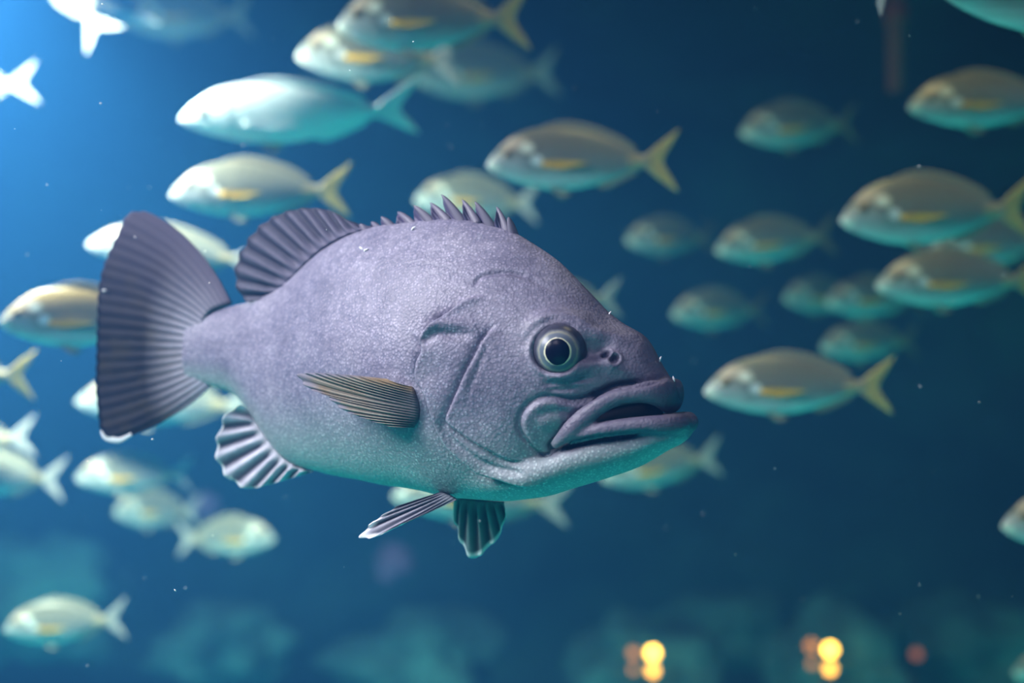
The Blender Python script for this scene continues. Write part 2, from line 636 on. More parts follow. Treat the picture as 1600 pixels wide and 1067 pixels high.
def build_body():
    parts = [tube(A_TOP, A_BOT, A_WID), tube(B_TOP, B_BOT, B_WID, n=80, pu=2.4, eu=0.55, pl=2.0, el=0.6)]
    for P, R in ((LIP_U, LIP_UR), (LIP_L, LIP_LR)):
        q, r = smooth_lip(P, R)
        parts.append(sweep(q, r))
    V, Fc, off = [], [], 0
    for v, f in parts:
        V += v
        Fc += [tuple(i + off for i in ff) for ff in f]
        off += len(v)
    me = mesh_from('grouper_raw', V, Fc)
    o = bpy.data.objects.new('grouper_raw', me)
    COL.objects.link(o)
    rm = o.modifiers.new('r', 'REMESH')
    rm.mode = 'VOXEL'
    rm.voxel_size = 0.0021
    dg = bpy.context.evaluated_depsgraph_get()
    ev = o.evaluated_get(dg)
    m2 = bpy.data.meshes.new_from_object(ev)
    bpy.data.objects.remove(o)
    n = len(m2.vertices)
    co = np.empty(n * 3)
    m2.vertices.foreach_get('co', co)
    co = co.reshape(-1, 3)
    ed = np.empty(len(m2.edges) * 2, dtype=np.int64)
    m2.edges.foreach_get('vertices', ed)
    ed = ed.reshape(-1, 2)
    deg = np.bincount(ed.ravel(), minlength=n).astype(float)

    def lap(c):
        r = np.empty_like(c)
        for k in range(c.shape[1]):
            r[:, k] = (np.bincount(ed[:, 0], c[ed[:, 1], k], n) + np.bincount(ed[:, 1], c[ed[:, 0], k], n)) / deg
        return r
    for _ in range(7):
        co += 0.6 * (lap(co) - co)
    wsn = (sstep((co[:, 0] - loc(955, 540)[0]) / .04) * sstep((co[:, 2] - loc(1030, 596)[2]) / .02))[:, None]
    zj, s0, s1 = loc(800, 705, .06)[2], loc(690, 740)[0], loc(880, 740)[0]
    wth = (sstep((co[:, 0] - s0) / .05) * sstep((s1 - co[:, 0]) / .07) * sstep((zj - co[:, 2]) / .02))[:, None]
    wsn = np.maximum(wsn, wth)
    for _ in range(110):
        co += 0.6 * wsn * (lap(co) - co)
    m2.vertices.foreach_set('co', co.ravel())
    m2.update()
    nr = np.empty(n * 3)
    m2.vertices.foreach_get('normal', nr)
    nr = nr.reshape(-1, 3)

    P = co[:, [0, 2]]
    mm = 0.00087                                          # about one photo pixel at the head
    D = np.zeros(n)
    flank = sstep(np.abs(nr[:, 1]) * 2.2)                 # full on the sides, none on the ridge lines

    def groove(pts, depth, width, ta=0.1, tb=0.1):
        L = resample(poly_local(pts), 60)
        d, s, t = seg_dist(P, L)
        return -depth * np.exp(-(d / width) ** 2) * taper(t, ta, tb)

    def edge(pts, lift, cut, inner, outer, sign=1, ta=0.1, tb=0.1):
        """a plate edge: the side given by sign stands proud and slopes back, the other is cut in"""
        L = resample(poly_local(pts), 80)
        d, s, t = seg_dist(P, L)
        s = s * sign
        tp = taper(t, ta, tb)
        sd = d * s
        up = np.where(sd > 0, sstep(sd / 0.0032) * np.exp(-np.maximum(sd, 0) / inner), 0)
        dn = np.where(sd <= 0, np.exp(-(np.abs(sd) / outer)), np.exp(-(sd / 0.003) ** 2) * 0.8)
        return (lift * up - cut * dn) * tp

    # gill cover (opercle) rear edge, traced from its top round the rear point down under the throat
    OP = [(757, 460), (730, 467), (706, 484), (678, 506), (659, 530), (662, 548), (654, 566), (653, 594), (666, 614),
          (676, 644), (686, 670), (702, 697), (729, 720), (757, 740), (790, 754), (830, 763), (870, 762)]
    D += edge(OP, .0170, .0125, .034, .0055, 1, .20, .25)
    # second gill membrane fold just inside
    D += groove([(690, 650), (704, 676), (728, 698), (757, 718), (790, 733), (825, 742)], .0040, .0040)
    # preopercle: deep curved groove, with the raised plate in front of it
    PO = [(776, 506), (762, 518), (750, 534), (739, 557), (727, 579), (715, 608), (706, 632), (700, 652), (712, 668), (735, 685),
          (765, 703), (795, 718), (830, 728)]
    D += edge(PO, .0062, .0085, .022, .0042, 1, .08, .3)
    D += groove([(772, 522), (760, 548), (745, 584), (736, 608), (731, 640)], .0018, .0030, .4, .3)
    # opercular spine ridge
    D -= groove([(655, 532), (676, 512), (715, 508), (750, 512)], .0045, .0075, .02, .4)
    D += groove([(665, 540), (684, 524), (715, 523), (748, 524)], .0040, .0065, .1, .4)
    D -= groove([(690, 496), (712, 480), (735, 469), (760, 463)], .0030, .006, .3, .3)
    # crease on the nape
    D += groove([(739, 449), (747, 437), (756, 431), (790, 426), (826, 432)], .0034, .0030)
    D += groove([(826, 432), (850, 447), (868, 452)], .0012, .003)
    # maxilla plate behind and under the upper lip
    MX = [(935, 617), (895, 625), (862, 620), (840, 623), (820, 638), (812, 657), (815, 673), (827, 692), (848, 709),
          (866, 704), (890, 680), (918, 654)]
    L = poly_local(MX)
    L = resample(np.vstack([L, L[:1]]), 110)
    d, s, t = seg_dist(P, L)
    ins = inside(P, L)
    plate = np.where(ins, .0062 * sstep(d / .007), 0) - .0050 * np.exp(-(d / .0036) ** 2) * np.where(ins, .6, 1.0)
    lu = resample(np.array(LIP_U)[:, [0, 2]], 50)
    dlip, s, t = seg_dist(P, lu)
    D += plate * sstep((dlip - .0085) / .006)
    D -= groove([(842, 664), (862, 655), (890, 648)], .0030, .0075)
    D += groove([(838, 648), (860, 641), (885, 640)], .0020, .004)
    # crease running forward above the upper lip
    D += groove([(925, 621), (945, 611), (962, 604), (990, 600), (1018, 596), (1040, 590), (1052, 590)], .0066, .0042, .05, .02)
    # lower lip lower crease
    D += groove([(884, 700), (908, 690), (935, 684), (960, 682), (1000, 677), (1030, 674)], .0062, .0034, .1, .25)
    # brow over the eye, hollow between eye and nostril, ridge below
    D -= groove([(818, 530), (835, 506), (865, 496), (900, 503), (925, 520), (960, 528), (995, 532)], .0085, .010, .2, .3)
    D += groove([(895, 545), (915, 548), (935, 549), (958, 552)], .0120, .0135, .02, .3)
    D -= groove([(850, 586), (885, 589), (912, 572), (940, 566), (975, 580), (1005, 590)], .0060, .0085, .15, .3)
    D += groove([(845, 599), (880, 598), (910, 592), (935, 590)], .0036, .0040, .15, .3)
    D += groove([(850, 610), (885, 608), (915, 604)], .0028, .0036, .15, .3)
    # nostrils
    for x, y, r in ((947, 553, .0048), (959.5, 561.5, .0055)):
        c = surf(x, y)[[0, 2]]
        d = np.hypot(P[:, 0] - c[0], P[:, 1] - c[1])
        D += -.011 * np.exp(-(d / r) ** 4) + .0024 * np.exp(-((d - r * 1.45) / .0022) ** 2)
    # eye socket with raised rim
    d = np.hypot((P[:, 0] - EYE_P[0]) / 1.0, P[:, 1] - EYE_P[2])
    D += -.022 * sstep((EYE_R + .0002 - d) / .005) + .0030 * np.exp(-((d - EYE_R - .004) / .0035) ** 2)
    # lateral line
    LL = resample(poly_local([(322, 535), (388, 540), (430, 525), (470, 490), (510, 458), (565, 434), (612, 417), (660, 412), (710, 425),
                              (740, 447)]), 90)
    dl, s, t = seg_dist(P, LL)
    D += -.0003 * np.exp(-(dl / .0028) ** 2)
    # caudal peduncle: step where the tail rays begin; muscle unevenness
    rng = np.array([noise.noise(Vector((c[0] * 14, abs(c[1]) * 6, c[2] * 14))) for c in co[::1]]) if n < 400000 else 0
    D += .0012 * rng
    D = D * flank
    co2 = co + nr * D[:, None]
    # soften single-vertex spikes
    co2 += 0.35 * (lap(co2) - co2)
    # pigment
    lipd = np.full(n, 1e9)
    Pabs = np.abs(co[:, 1])
    for path in (LIP_U, LIP_L):
        q = resample(np.array(path), 40)
        for pnt in q:
            r = np.sqrt((co[:, 0] - pnt[0]) ** 2 + (Pabs - pnt[1]) ** 2 + (co[:, 2] - pnt[2]) ** 2)
            lipd = np.minimum(lipd, r)
    lip = sstep((.022 - lipd) / .010) * 0.72
    sn = loc(1060, 600)[0]
    head = np.clip((co[:, 0] - loc(720, 540, .1)[0]) / (sn - loc(720, 540, .1)[0]), 0, 1) ** 1.2 * 0.85
    head *= sstep((co[:, 2] - loc(1000, 700)[2]) / .05)
    zc, zb = tab(A_TOP, np.clip(co[:, 0], A_TOP[0, 0], A_TOP[-1, 0])), tab(A_BOT, np.clip(co[:, 0], A_BOT[0, 0], A_BOT[-1, 0]))
    rel = (co[:, 2] - zb) / np.maximum(zc - zb, 0.05)
    belly = sstep((0.40 - rel) / 0.35)
    chin = sstep((loc(1000, 660)[2] - co[:, 2]) / .04) * (co[:, 0] > loc(860, 700)[0])
    belly = np.maximum(belly * (co[:, 0] < loc(900, 700)[0]), chin) * 0.8
    line = np.exp(-(dl / .0019) ** 2) * 0.28
    att = m2.color_attributes.new('pigment', 'FLOAT_COLOR', 'POINT')
    colr = np.stack([np.maximum(lip, head), belly * (1 - lip), line, np.ones(n)], 1).astype(np.float32)
    att.data.foreach_set('color', colr.ravel())
    return m2, co2


ROOT_LOC = Vector(to_world([[loc(640, 780)[0], 0, loc(640, 780)[2]]])[0])
grouper = empty('grouper', ROOT_LOC, 'large purple grey grouper with open mouth swimming in the foreground', 'fish')
RL = np.array(ROOT_LOC)


def gpart(name, V, Fc, mat, parent=grouper, uvs=None, world=False):
    W = np.asarray(V, float) if world else to_world(V)
    return new_obj(name, mesh_from(name, W - RL, Fc, uvs), mat, parent)


body_me, body_co = build_body()
body_me.vertices.foreach_set('co', (to_world(body_co) - RL).ravel().astype(np.float32))
body_me.update()
body_me.name = 'body'
new_obj('body', body_me, grouper_skin(), grouper)

# dark inside of the mouth
M_TOP = ridge([(840, 675), (900, 655), (960, 628), (1000, 620), (1035, 618)])
M_BOT = ridge([(840, 715), (900, 705), (960, 685), (1000, 678), (1035, 668)])
M_WID = np.array([[loc(x, 500, 0)[0], w] for x, w in [(840, .05), (900, .046), (960, .036), (1000, .022), (1035, .003)]])
v, f = tube(M_TOP, M_BOT, M_WID, n=30, k=28)
mo = gpart('mouth_lining', v, f, simple_mat('mouth_flesh', (0.012, 0.012, 0.02), 0.7, 0.2))
mo['label'] = 'dark inside of the open mouth'

# eyes
def eye_mat():
    m, nt, b = nodes_of('grouper_eye')
    tc = N(nt, 'TexCoord').outputs['Object']
    s = N(nt, 'SeparateXYZ')
    nt.links.new(tc, s.inputs[0])
    r = mathn(nt, 'SQRT', mathn(nt, 'ADD', mathn(nt, 'POWER', s.outputs[0], 2.0), mathn(nt, 'POWER', s.outputs[1], 2.0)))
    r = mathn(nt, 'DIVIDE', r, EYE_R)
    ns = texnoise(nt, tc, 160, 3)
    r2 = mathn(nt, 'ADD', r, mathn(nt, 'MULTIPLY_ADD', ns, 0.10, -0.05))
    c = ramp(nt, r2, [(0.0, (0.20, 0.20, 0.16)), (0.59, (0.70, 0.68, 0.48)), (0.615, (0.30, 0.32, 0.28)), (0.64, (0.10, 0.12, 0.155)),
                      (0.78, (0.12, 0.145, 0.18)), (0.86, (0.27, 0.27, 0.21)), (0.93, (0.12, 0.13, 0.15)), (1.0, (0.04, 0.04, 0.06))])
    nt.links.new(c, b.inputs['Base Color'])
    b.inputs['Roughness'].default_value = 0.3
    b.inputs['Specular IOR Level'].default_value = 0.3
    return m


EYE_M = eye_mat()
PUPIL_M = simple_mat('pupil_black', (0.003, 0.004, 0.014), 0.3, 0.12)


def eyeball(side):
    p = EYE_P.copy()
    R = 0.036
    p[1] = (half_width(p[0], p[2]) - math.sqrt(R * R - EYE_R ** 2) + 0.0050) * side
    c = to_world([p])[0]
    # axis: out of the head, turned a little forward and down
    q = to_world([[p[0] + 0.013, p[1] + 0.05 * side, p[2] - 0.003]])[0]
    ax = Vector(q - c).normalized()
    bm = bmesh.new()
    bmesh.ops.create_uvsphere(bm, u_segments=48, v_segments=32, radius=R)
    me = bpy.data.meshes.new('eye')
    bm.to_mesh(me)
    bm.free()
    o = new_obj('eye', me, EYE_M, grouper)
    rot = ax.to_track_quat('Z', 'Y')
    o.location = Vector(c) - ROOT_LOC
    o.rotation_mode = 'QUATERNION'
    o.rotation_quaternion = rot
    # pupil: a shallow dome seated in the front of the eye
    V, Fc, k = [(0, 0, R + .0012)], [], 40
    rp = EYE_R * 0.585
    for i, rr in enumerate((0.4, 0.75, 1.0)):
        for j in range(k):
            a = 2 * math.pi * j / k
            x, y = rr * rp * math.cos(a), rr * rp * 1.08 * math.sin(a)
            if abs(math.sin(a) + 1) < 0.25 and rr == 1.0:
                y *= 1.06
            V.append((x, y, math.sqrt(max(R * R - x * x - y * y, 0)) + (.0012 if rr < 0.9 else -.0004)))
    for j in range(k):
        Fc.append((0, 1 + j, 1 + (j + 1) % k))
        for i in range(2):
            a, b_ = 1 + i * k + j, 1 + i * k + (j + 1) % k
            Fc.append((a, a + k, b_ + k, b_))
    pu = new_obj('pupil', mesh_from('pupil', V, Fc), PUPIL_M, o)
    pu['label'] = 'large dark round pupil'
    return o


eyeball(1)
eyeball(-1)


# fins: a sheet of rays between a base line and an outer line (all fish-space points)
def fin_sheet(base, outer, rays, nv=26, per=8, t0=.006, t1=.0012, corr=.0025, ragged=.01, bulge0=None, bulge1=None,
              bow=0.0, per_pow=1.0):
    nu = rays * per + 1
    Bp, Op = resample(base, nu), resample(outer, nu)
    b0 = np.zeros(3) if bulge0 is None else np.asarray(bulge0, float)
    b1 = np.zeros(3) if bulge1 is None else np.asarray(bulge1, float)
    front, back, uv = [], [], []
    for i in range(nu):
        u = i / (nu - 1)
        blg = b0 * (1 - u) ** 2 + b1 * u ** 2
        wv = math.cos(2 * math.pi * rays * u)
        O_ = Op[i] + (Op[i] - Bp[i]) * ragged * wv
        for j in range(nv):
            v = j / (nv - 1)
            p = Bp[i] * (1 - v) + O_ * v + blg * 4 * v * (1 - v)
            p = p + np.array([0, bow * 4 * v * (1 - v), 0])
            off = corr * wv * min(1, v * 4 + .15) * (1 - 0.45 * v)
            th = (t0 * (1 - v) + t1 * v) * (1 - 0.85 * abs(2 * u - 1) ** 6)
            front.append(p + np.array([0, off + th * .5, 0]))
            back.append(p + np.array([0, off - th * .5, 0]))
            uv.append((u, v))
    n = nu * nv
    V = np.array(front + back)
    Fc = []
    for i in range(nu - 1):
        for j in range(nv - 1):
            a = i * nv + j
            Fc.append((a, a + nv, a + nv + 1, a + 1))
            Fc.append((n + a, n + a + 1, n + a + nv + 1, n + a + nv))
    for i in range(nu - 1):
        for j in (0, nv - 1):
            a = i * nv + j
            q = (a, a + nv, n + a + nv, n + a)
            Fc.append(q if j else q[::-1])
    for i in (0, nu - 1):
        for j in range(nv - 1):
            a = i * nv + j
            q = (a, a + 1, n + a + 1, n + a)
            Fc.append(q[::-1] if i else q)
    return V, Fc, uv + uv


def L3(pts):
    return np.array([loc(p[0], p[1], p[2] if len(p) > 2 else 0.0) for p in pts])


# tail fin
v, f, uv = fin_sheet(L3([(362, 474), (335, 485), (320, 505), (314, 530), (314, 560), (319, 588), (328, 606)]),
                     L3([(226, 330, .0), (201, 334, .004), (188, 358, .006), (172, 391, .006), (160, 424, .004), (154, 458, 0), (152, 504, 0),
                         (151, 556, 0), (150, 602, 0), (153, 640, .003), (156, 665, .006), (164, 680, .008), (184, 687, .006)]),
                     22, nv=40, per=8, t0=.020, t1=.0014, corr=.0006, ragged=.004,
                     bulge0=(.004, 0, .022), bulge1=(.002, 0, -.010))
gpart('tail_fin', v, f, fin_mat('tail_fin_skin', (0.030, 0.026, 0.030), (0.009, 0.009, 0.012), (0.005, 0.005, 0.010), 22, 0.95,
                                base=(0.46, 0.45, 0.54), base_to=0.55, side=(0.075, 0.064, 0.098), side_w=0.5, streak=True,
                                blotch=(0.034, 0.028, 0.018)), uvs=uv)
v, f, uv = fin_sheet(L3([(158, 668, .006), (168, 678, .006), (186, 684, .006), (205, 676, .006)]),
                     L3([(157, 676, .006), (165, 688, .008), (186, 692, .006), (206, 681, .006)]), 3, nv=4, per=8, t0=.003, t1=.0012, corr=0)
o = gpart('tail_fin_tip', v, f, simple_mat('fin_white', (0.85, 0.87, 0.9), 0.5), uvs=uv)
o['label'] = 'white lower corner of the tail fin'

# soft dorsal fin
v, f, uv = fin_sheet(L3([(598, 353), (560, 362), (528, 376), (500, 395), (474, 420), (452, 442), (432, 458), (420, 466)]),
                     L3([(582, 355), (557, 349), (538, 341), (517, 329), (485, 325, .006), (454, 329, .012), (424, 341, .018), (400, 360, .022),
                         (384, 382, .024), (371, 408, .024), (368, 432, .022), (373, 455, .018), (386, 472, .012)]),
                     13, nv=30, per=12, t0=.016, t1=.0014, corr=.0040, ragged=.006)
gpart('soft_dorsal_fin', v, f, fin_mat('dorsal_fin_skin', (0.10, 0.095, 0.135), (0.03, 0.03, 0.05), (0.04, 0.04, 0.06), 13, 0.9,
                                       base=(0.12, 0.11, 0.16), base_to=0.3), uvs=uv)

# anal fin
v, f, uv = fin_sheet(L3([(390, 640, .004), (406, 664, .004), (424, 690, .004), (442, 712, .004), (460, 727, .004), (478, 734), (492, 736)]),
                     L3([(377, 632, .03), (353, 649, .045), (342, 679, .05), (338, 703, .05), (345, 730, .045), (364, 752, .035), (390, 763, .025),
                         (424, 756, .012), (458, 746, .004), (488, 737)]),
                     9, nv=28, per=14, t0=.016, t1=.0014, corr=.0050, ragged=.012)
gpart('anal_fin', v, f, fin_mat('anal_fin_skin', (0.62, 0.61, 0.70), (0.06, 0.065, 0.09), (0.60, 0.66, 0.68), 9, 0.95,
                                base=(0.38, 0.39, 0.44), base_to=0.22, side=(0.72, 0.75, 0.78), side_w=0.09), uvs=uv)


def flip(p):
    q = np.array(p, float)
    q[:, 1] *= -1
    return q


# pectoral fins
pec_base = np.array([surf(644, 604, .002), surf(650, 618, .002), surf(655, 636, .002), surf(654, 654, .002), surf(646, 668, .002)])
wb = pec_base[:, 1].mean()
pec_out = L3([(606, 592, wb + .020), (560, 587, wb + .036), (508, 583, wb + .048), (476, 583, wb + .052), (467, 587, wb + .052), (482, 606, wb + .050),
              (512, 620, wb + .046), (536, 640, wb + .040), (572, 655, wb + .030), (606, 666, wb + .018)])
v, f, uv = fin_sheet(pec_base, pec_out, 17, nv=40, per=10, t0=.009, t1=.001, corr=.0016, ragged=.012, bow=.006)
PEC = fin_mat('pectoral_fin_skin', (0.33, 0.31, 0.25), (0.12, 0.11, 0.085), (0.17, 0.16, 0.19), 17, 0.82,
              base=(0.07, 0.07, 0.08), base_to=0.42, side=(0.24, 0.17, 0.09), side_w=0.22, fine=0.5, blotch=(0.20, 0.15, 0.09))
o = gpart('pectoral_fin', v, f, PEC, uvs=uv)
o['label'] = 'olive brown fan shaped side fin'
gpart('pectoral_fin', flip(v), [q[::-1] for q in f], PEC, uvs=uv)
# pelvic fins
v, f, uv = fin_sheet(L3([(690, 768, .026), (702, 774, .03), (714, 781, .032)]),
                     L3([(622, 790, .07), (585, 814, .095), (566, 834, .105), (566, 841, .108), (589, 838, .104), (628, 819, .085)]),
                     6, nv=26, per=12, t0=.010, t1=.0016, corr=.0035, ragged=.01)
PELV = fin_mat('pelvic_fin_skin', (0.34, 0.34, 0.40), (0.05, 0.055, 0.08), (0.82, 0.85, 0.88), 6, 0.86,
               base=(0.16, 0.18, 0.21), base_to=0.4, side=(0.05, 0.05, 0.07), side_w=0.3)
gpart('pelvic_fin', v, f, PELV, uvs=uv)
v, f, uv = fin_sheet(L3([(712, 776, -.03), (740, 780, -.033), (768, 783, -.034), (789, 784, -.034)]),
                     L3([(709, 812, -.045), (717, 836, -.055), (726, 859, -.06), (743, 873, -.062), (762, 856, -.06), (778, 841, -.055), (788, 815, -.046),
                         (791, 796, -.04)]),
                     6, nv=26, per=12, t0=.010, t1=.0014, corr=.0045, ragged=.02)
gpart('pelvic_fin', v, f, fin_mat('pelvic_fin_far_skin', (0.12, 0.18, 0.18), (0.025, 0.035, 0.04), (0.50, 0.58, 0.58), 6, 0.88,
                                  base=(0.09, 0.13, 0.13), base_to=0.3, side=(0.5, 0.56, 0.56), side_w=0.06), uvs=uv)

# dorsal spines, each with its web of skin behind
SPINE_M = simple_mat('spine_bone', (0.12, 0.11, 0.15), 0.5)
WEB_M = simple_mat('spine_web', (0.07, 0.06, 0.115), 0.5)
SP = [((794, 339), (803, 366)), ((776, 323), (793, 361)), ((742, 315), (770, 355)), ((722, 312), (747, 348)),
      ((690, 304), (724, 346)), ((672, 317), (702, 345)), ((646, 321), (676, 346)), ((621, 331), (648, 351)),
      ((595, 339), (617, 357)), ((580, 347), (596, 361)), ((562, 350), (577, 364))]
for i, (tip, bs) in enumerate(SP):
    lean = .006 * (-1) ** i
    b_, t_ = loc(bs[0], bs[1] + 5, 0), loc(tip[0], tip[1], lean)
    pth = np.array([b_ + (t_ - b_) * q + np.array([0, 0, .002 * math.sin(math.pi * q)]) for q in np.linspace(0, 1, 10)])
    v, f = sweep(pth, [(.0050 * (1 - q) ** .6 + .0007, .0075 * (1 - q) ** .6 + .0006) for q in np.linspace(0, 1, 10)], 10)
    sp = gpart('dorsal_spine', v, f, SPINE_M)
    back = SP[i + 1][1] if i + 1 < len(SP) else (562, 366)
    e_ = loc(back[0] + 2, back[1] + 4, 0)
    m_ = loc(0.6 * tip[0] + 0.4 * back[0], tip[1] * .45 + back[1] * .55, -lean)
    V, Fc, uvv = fin_sheet(np.array([b_, 0.5 * (b_ + e_), e_]),
                           np.array([t_ + (b_ - t_) * .04, m_, e_ + np.array([0, 0, .003])]), 3, nv=8, per=6, t0=.003, t1=.0012, corr=.001, ragged=0)
    gpart('web', V, Fc, WEB_M, sp, uvs=uvv)

# white flecks of loose skin / parasites
FL = simple_mat('fleck_white', (0.9, 0.9, 0.92), 0.4)
for (x, y, a) in ((572, 391, .4), (565, 388, 2.6), (646, 357, .7), (953, 490, .9), (1032, 561, 1.2), (1053, 592, 2.0), (163, 454, 0)):
    p = surf(x, y, .001) if x > 330 else loc(x, y, .006)
    if x < 600 or x == 646:
        dv = np.array([.005 * math.cos(a), 0, .005 * math.sin(a)])
    else:
        dv = np.array([.003 * math.cos(a), 0, .004 * math.sin(a)])
    pth = np.array([p - dv, p + np.array([0, .0012, .0004]), p + dv])
    v, f = sweep(resample(pth, 6), [.0004, .001, .0013, .0013, .001, .0004], 8)
    gpart('skin_fleck', v, f, FL)


# ------------------------------------------------------------------ the breams in the background
def bream_body_mat(warm=False):
    m, nt, b = nodes_of('bream_warm_skin' if warm else 'bream_skin')
    tc = N(nt, 'TexCoord').outputs['Object']
    s = N(nt, 'SeparateXYZ')
    nt.links.new(tc, s.inputs[0])
    x, z = s.outputs[0], s.outputs[2]
    nz = texnoise(nt, tc, 9, 3)
    zz = mathn(nt, 'ADD', z, mathn(nt, 'MULTIPLY_ADD', nz, .05, -.025))
    zf = mathn(nt, 'MULTIPLY_ADD', zz, 2.6, 0.45, clamp=True)
    c = ramp(nt, zf, [(0.0, (0.60, 0.68, 0.67)), (0.24, (0.52, 0.58, 0.57)), (0.40, (0.25, 0.26, 0.235)), (0.62, (0.23, 0.22, 0.165)),
                      (0.85, (0.20, 0.18, 0.12)), (1.0, (0.28, 0.24, 0.16))])
    if warm:
        c = mix(nt, mathn(nt, 'MULTIPLY_ADD', z, 5.0, 0.35, clamp=True), c, (0.50, 0.33, 0.10))
    # faint length-wise stripes
    st = mathn(nt, 'COSINE', mathn(nt, 'MULTIPLY', z, 210))
    c = mix(nt, mathn(nt, 'MULTIPLY_ADD', st, .08, .08), c, (0.16, 0.16, 0.14))
    # pale head and gill plate with a warm forehead

    def blob(cx, cz, rx, rz):
        dx = mathn(nt, 'DIVIDE', mathn(nt, 'SUBTRACT', x, cx), rx)
        dz = mathn(nt, 'DIVIDE', mathn(nt, 'SUBTRACT', z, cz), rz)
        r = mathn(nt, 'ADD', mathn(nt, 'MULTIPLY', dx, dx), mathn(nt, 'MULTIPLY', dz, dz))
        return mathn(nt, 'SUBTRACT', 1.35, r, clamp=True)
    c = mix(nt, mathn(nt, 'MULTIPLY', blob(.08, -.02, .12, .08), 0.55), c, (0.62, 0.64, 0.64))
    c = mix(nt, mathn(nt, 'MULTIPLY', blob(.13, .105, .09, .035), 0.75), c, (0.62, 0.48, 0.36))
    c = mix(nt, mathn(nt, 'MULTIPLY', blob(.20, .075, .038, .028), 0.9), c, (0.92, 0.95, 0.82))
    c = mix(nt, mathn(nt, 'MULTIPLY', blob(.245, .012, .032, .030), 0.9), c, (0.95, 0.97, 0.97))
    c = mix(nt, mathn(nt, 'MULTIPLY', blob(.03, -.015, .035, .03), 0.8), c, (0.85, 0.85, 0.72))
    c = mix(nt, mathn(nt, 'MULTIPLY', blob(.76, .0, .06, .05), 0.8), c, (0.52, 0.40, 0.22))
    nt.links.new(c, b.inputs['Base Color'])
    b.inputs['Roughness'].default_value = 0.38
    b.inputs['Specular IOR Level'].default_value = 0.5
    return m


BR_BODY = bream_body_mat()
BR_WARM = bream_body_mat(True)
BR_LIT = simple_mat('bream_lit_skin', (0.80, 0.84, 0.84), 0.35, 0.5)  # whitened copy of the bream skin: strong light painted into the colour
BR_TAIL = fin_mat('bream_tail_skin', (0.66, 0.50, 0.16), (0.50, 0.38, 0.14), (0.78, 0.62, 0.22), 12, 0.9, base=(0.50, 0.42, 0.28), base_to=0.3)
BR_TAIL_PALE = fin_mat('bream_tail_pale_skin', (0.46, 0.45, 0.42), (0.36, 0.36, 0.34), (0.52, 0.51, 0.48), 12, 0.9, base=(0.55, 0.52, 0.46), base_to=0.3)
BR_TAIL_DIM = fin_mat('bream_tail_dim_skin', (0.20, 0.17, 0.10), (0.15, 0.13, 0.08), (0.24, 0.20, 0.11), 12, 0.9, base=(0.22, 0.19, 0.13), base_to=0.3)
BR_PEC = fin_mat('bream_pectoral_skin', (0.85, 0.50, 0.06), (0.72, 0.40, 0.05), (0.72, 0.52, 0.16), 8, 0.8)
BR_FIN = fin_mat('bream_fin_skin', (0.34, 0.31, 0.22), (0.25, 0.24, 0.19), (0.40, 0.34, 0.22), 14, 0.85)
BR_IRIS = simple_mat('bream_iris', (0.20, 0.13, 0.03), 0.25, 0.6)
BR_PUPIL = simple_mat('bream_pupil', (0.01, 0.01, 0.008), 0.1, 0.6)

BT = np.array([(0, .002), (.015, .028), (.045, .065), (.09, .105), (.14, .142), (.20, .168), (.27, .182), (.35, .185), (.45, .174), (.55, .148), (.64, .112),
               (.71, .076), (.76, .048), (.80, .036), (.83, .040)])
BB = np.array([(0, -.004), (.015, -.022), (.045, -.045), (.09, -.068), (.14, -.088), (.20, -.108), (.27, -.124), (.35, -.134), (.45, -.130), (.55, -.110),
               (.64, -.082), (.71, -.056), (.76, -.038), (.80, -.032), (.83, -.036)])
BW = np.array([(0, .004), (.015, .016), (.045, .029), (.09, .042), (.14, .051), (.20, .058), (.27, .062), (.35, .062), (.45, .056), (.55, .046), (.64, .034),
               (.71, .024), (.76, .016), (.80, .011), (.83, .006)])


def bream_w(x, z):
    return float(section(np.array(z), float(tab(BT, x)), float(tab(BB, x)), float(tab(BW, x))))


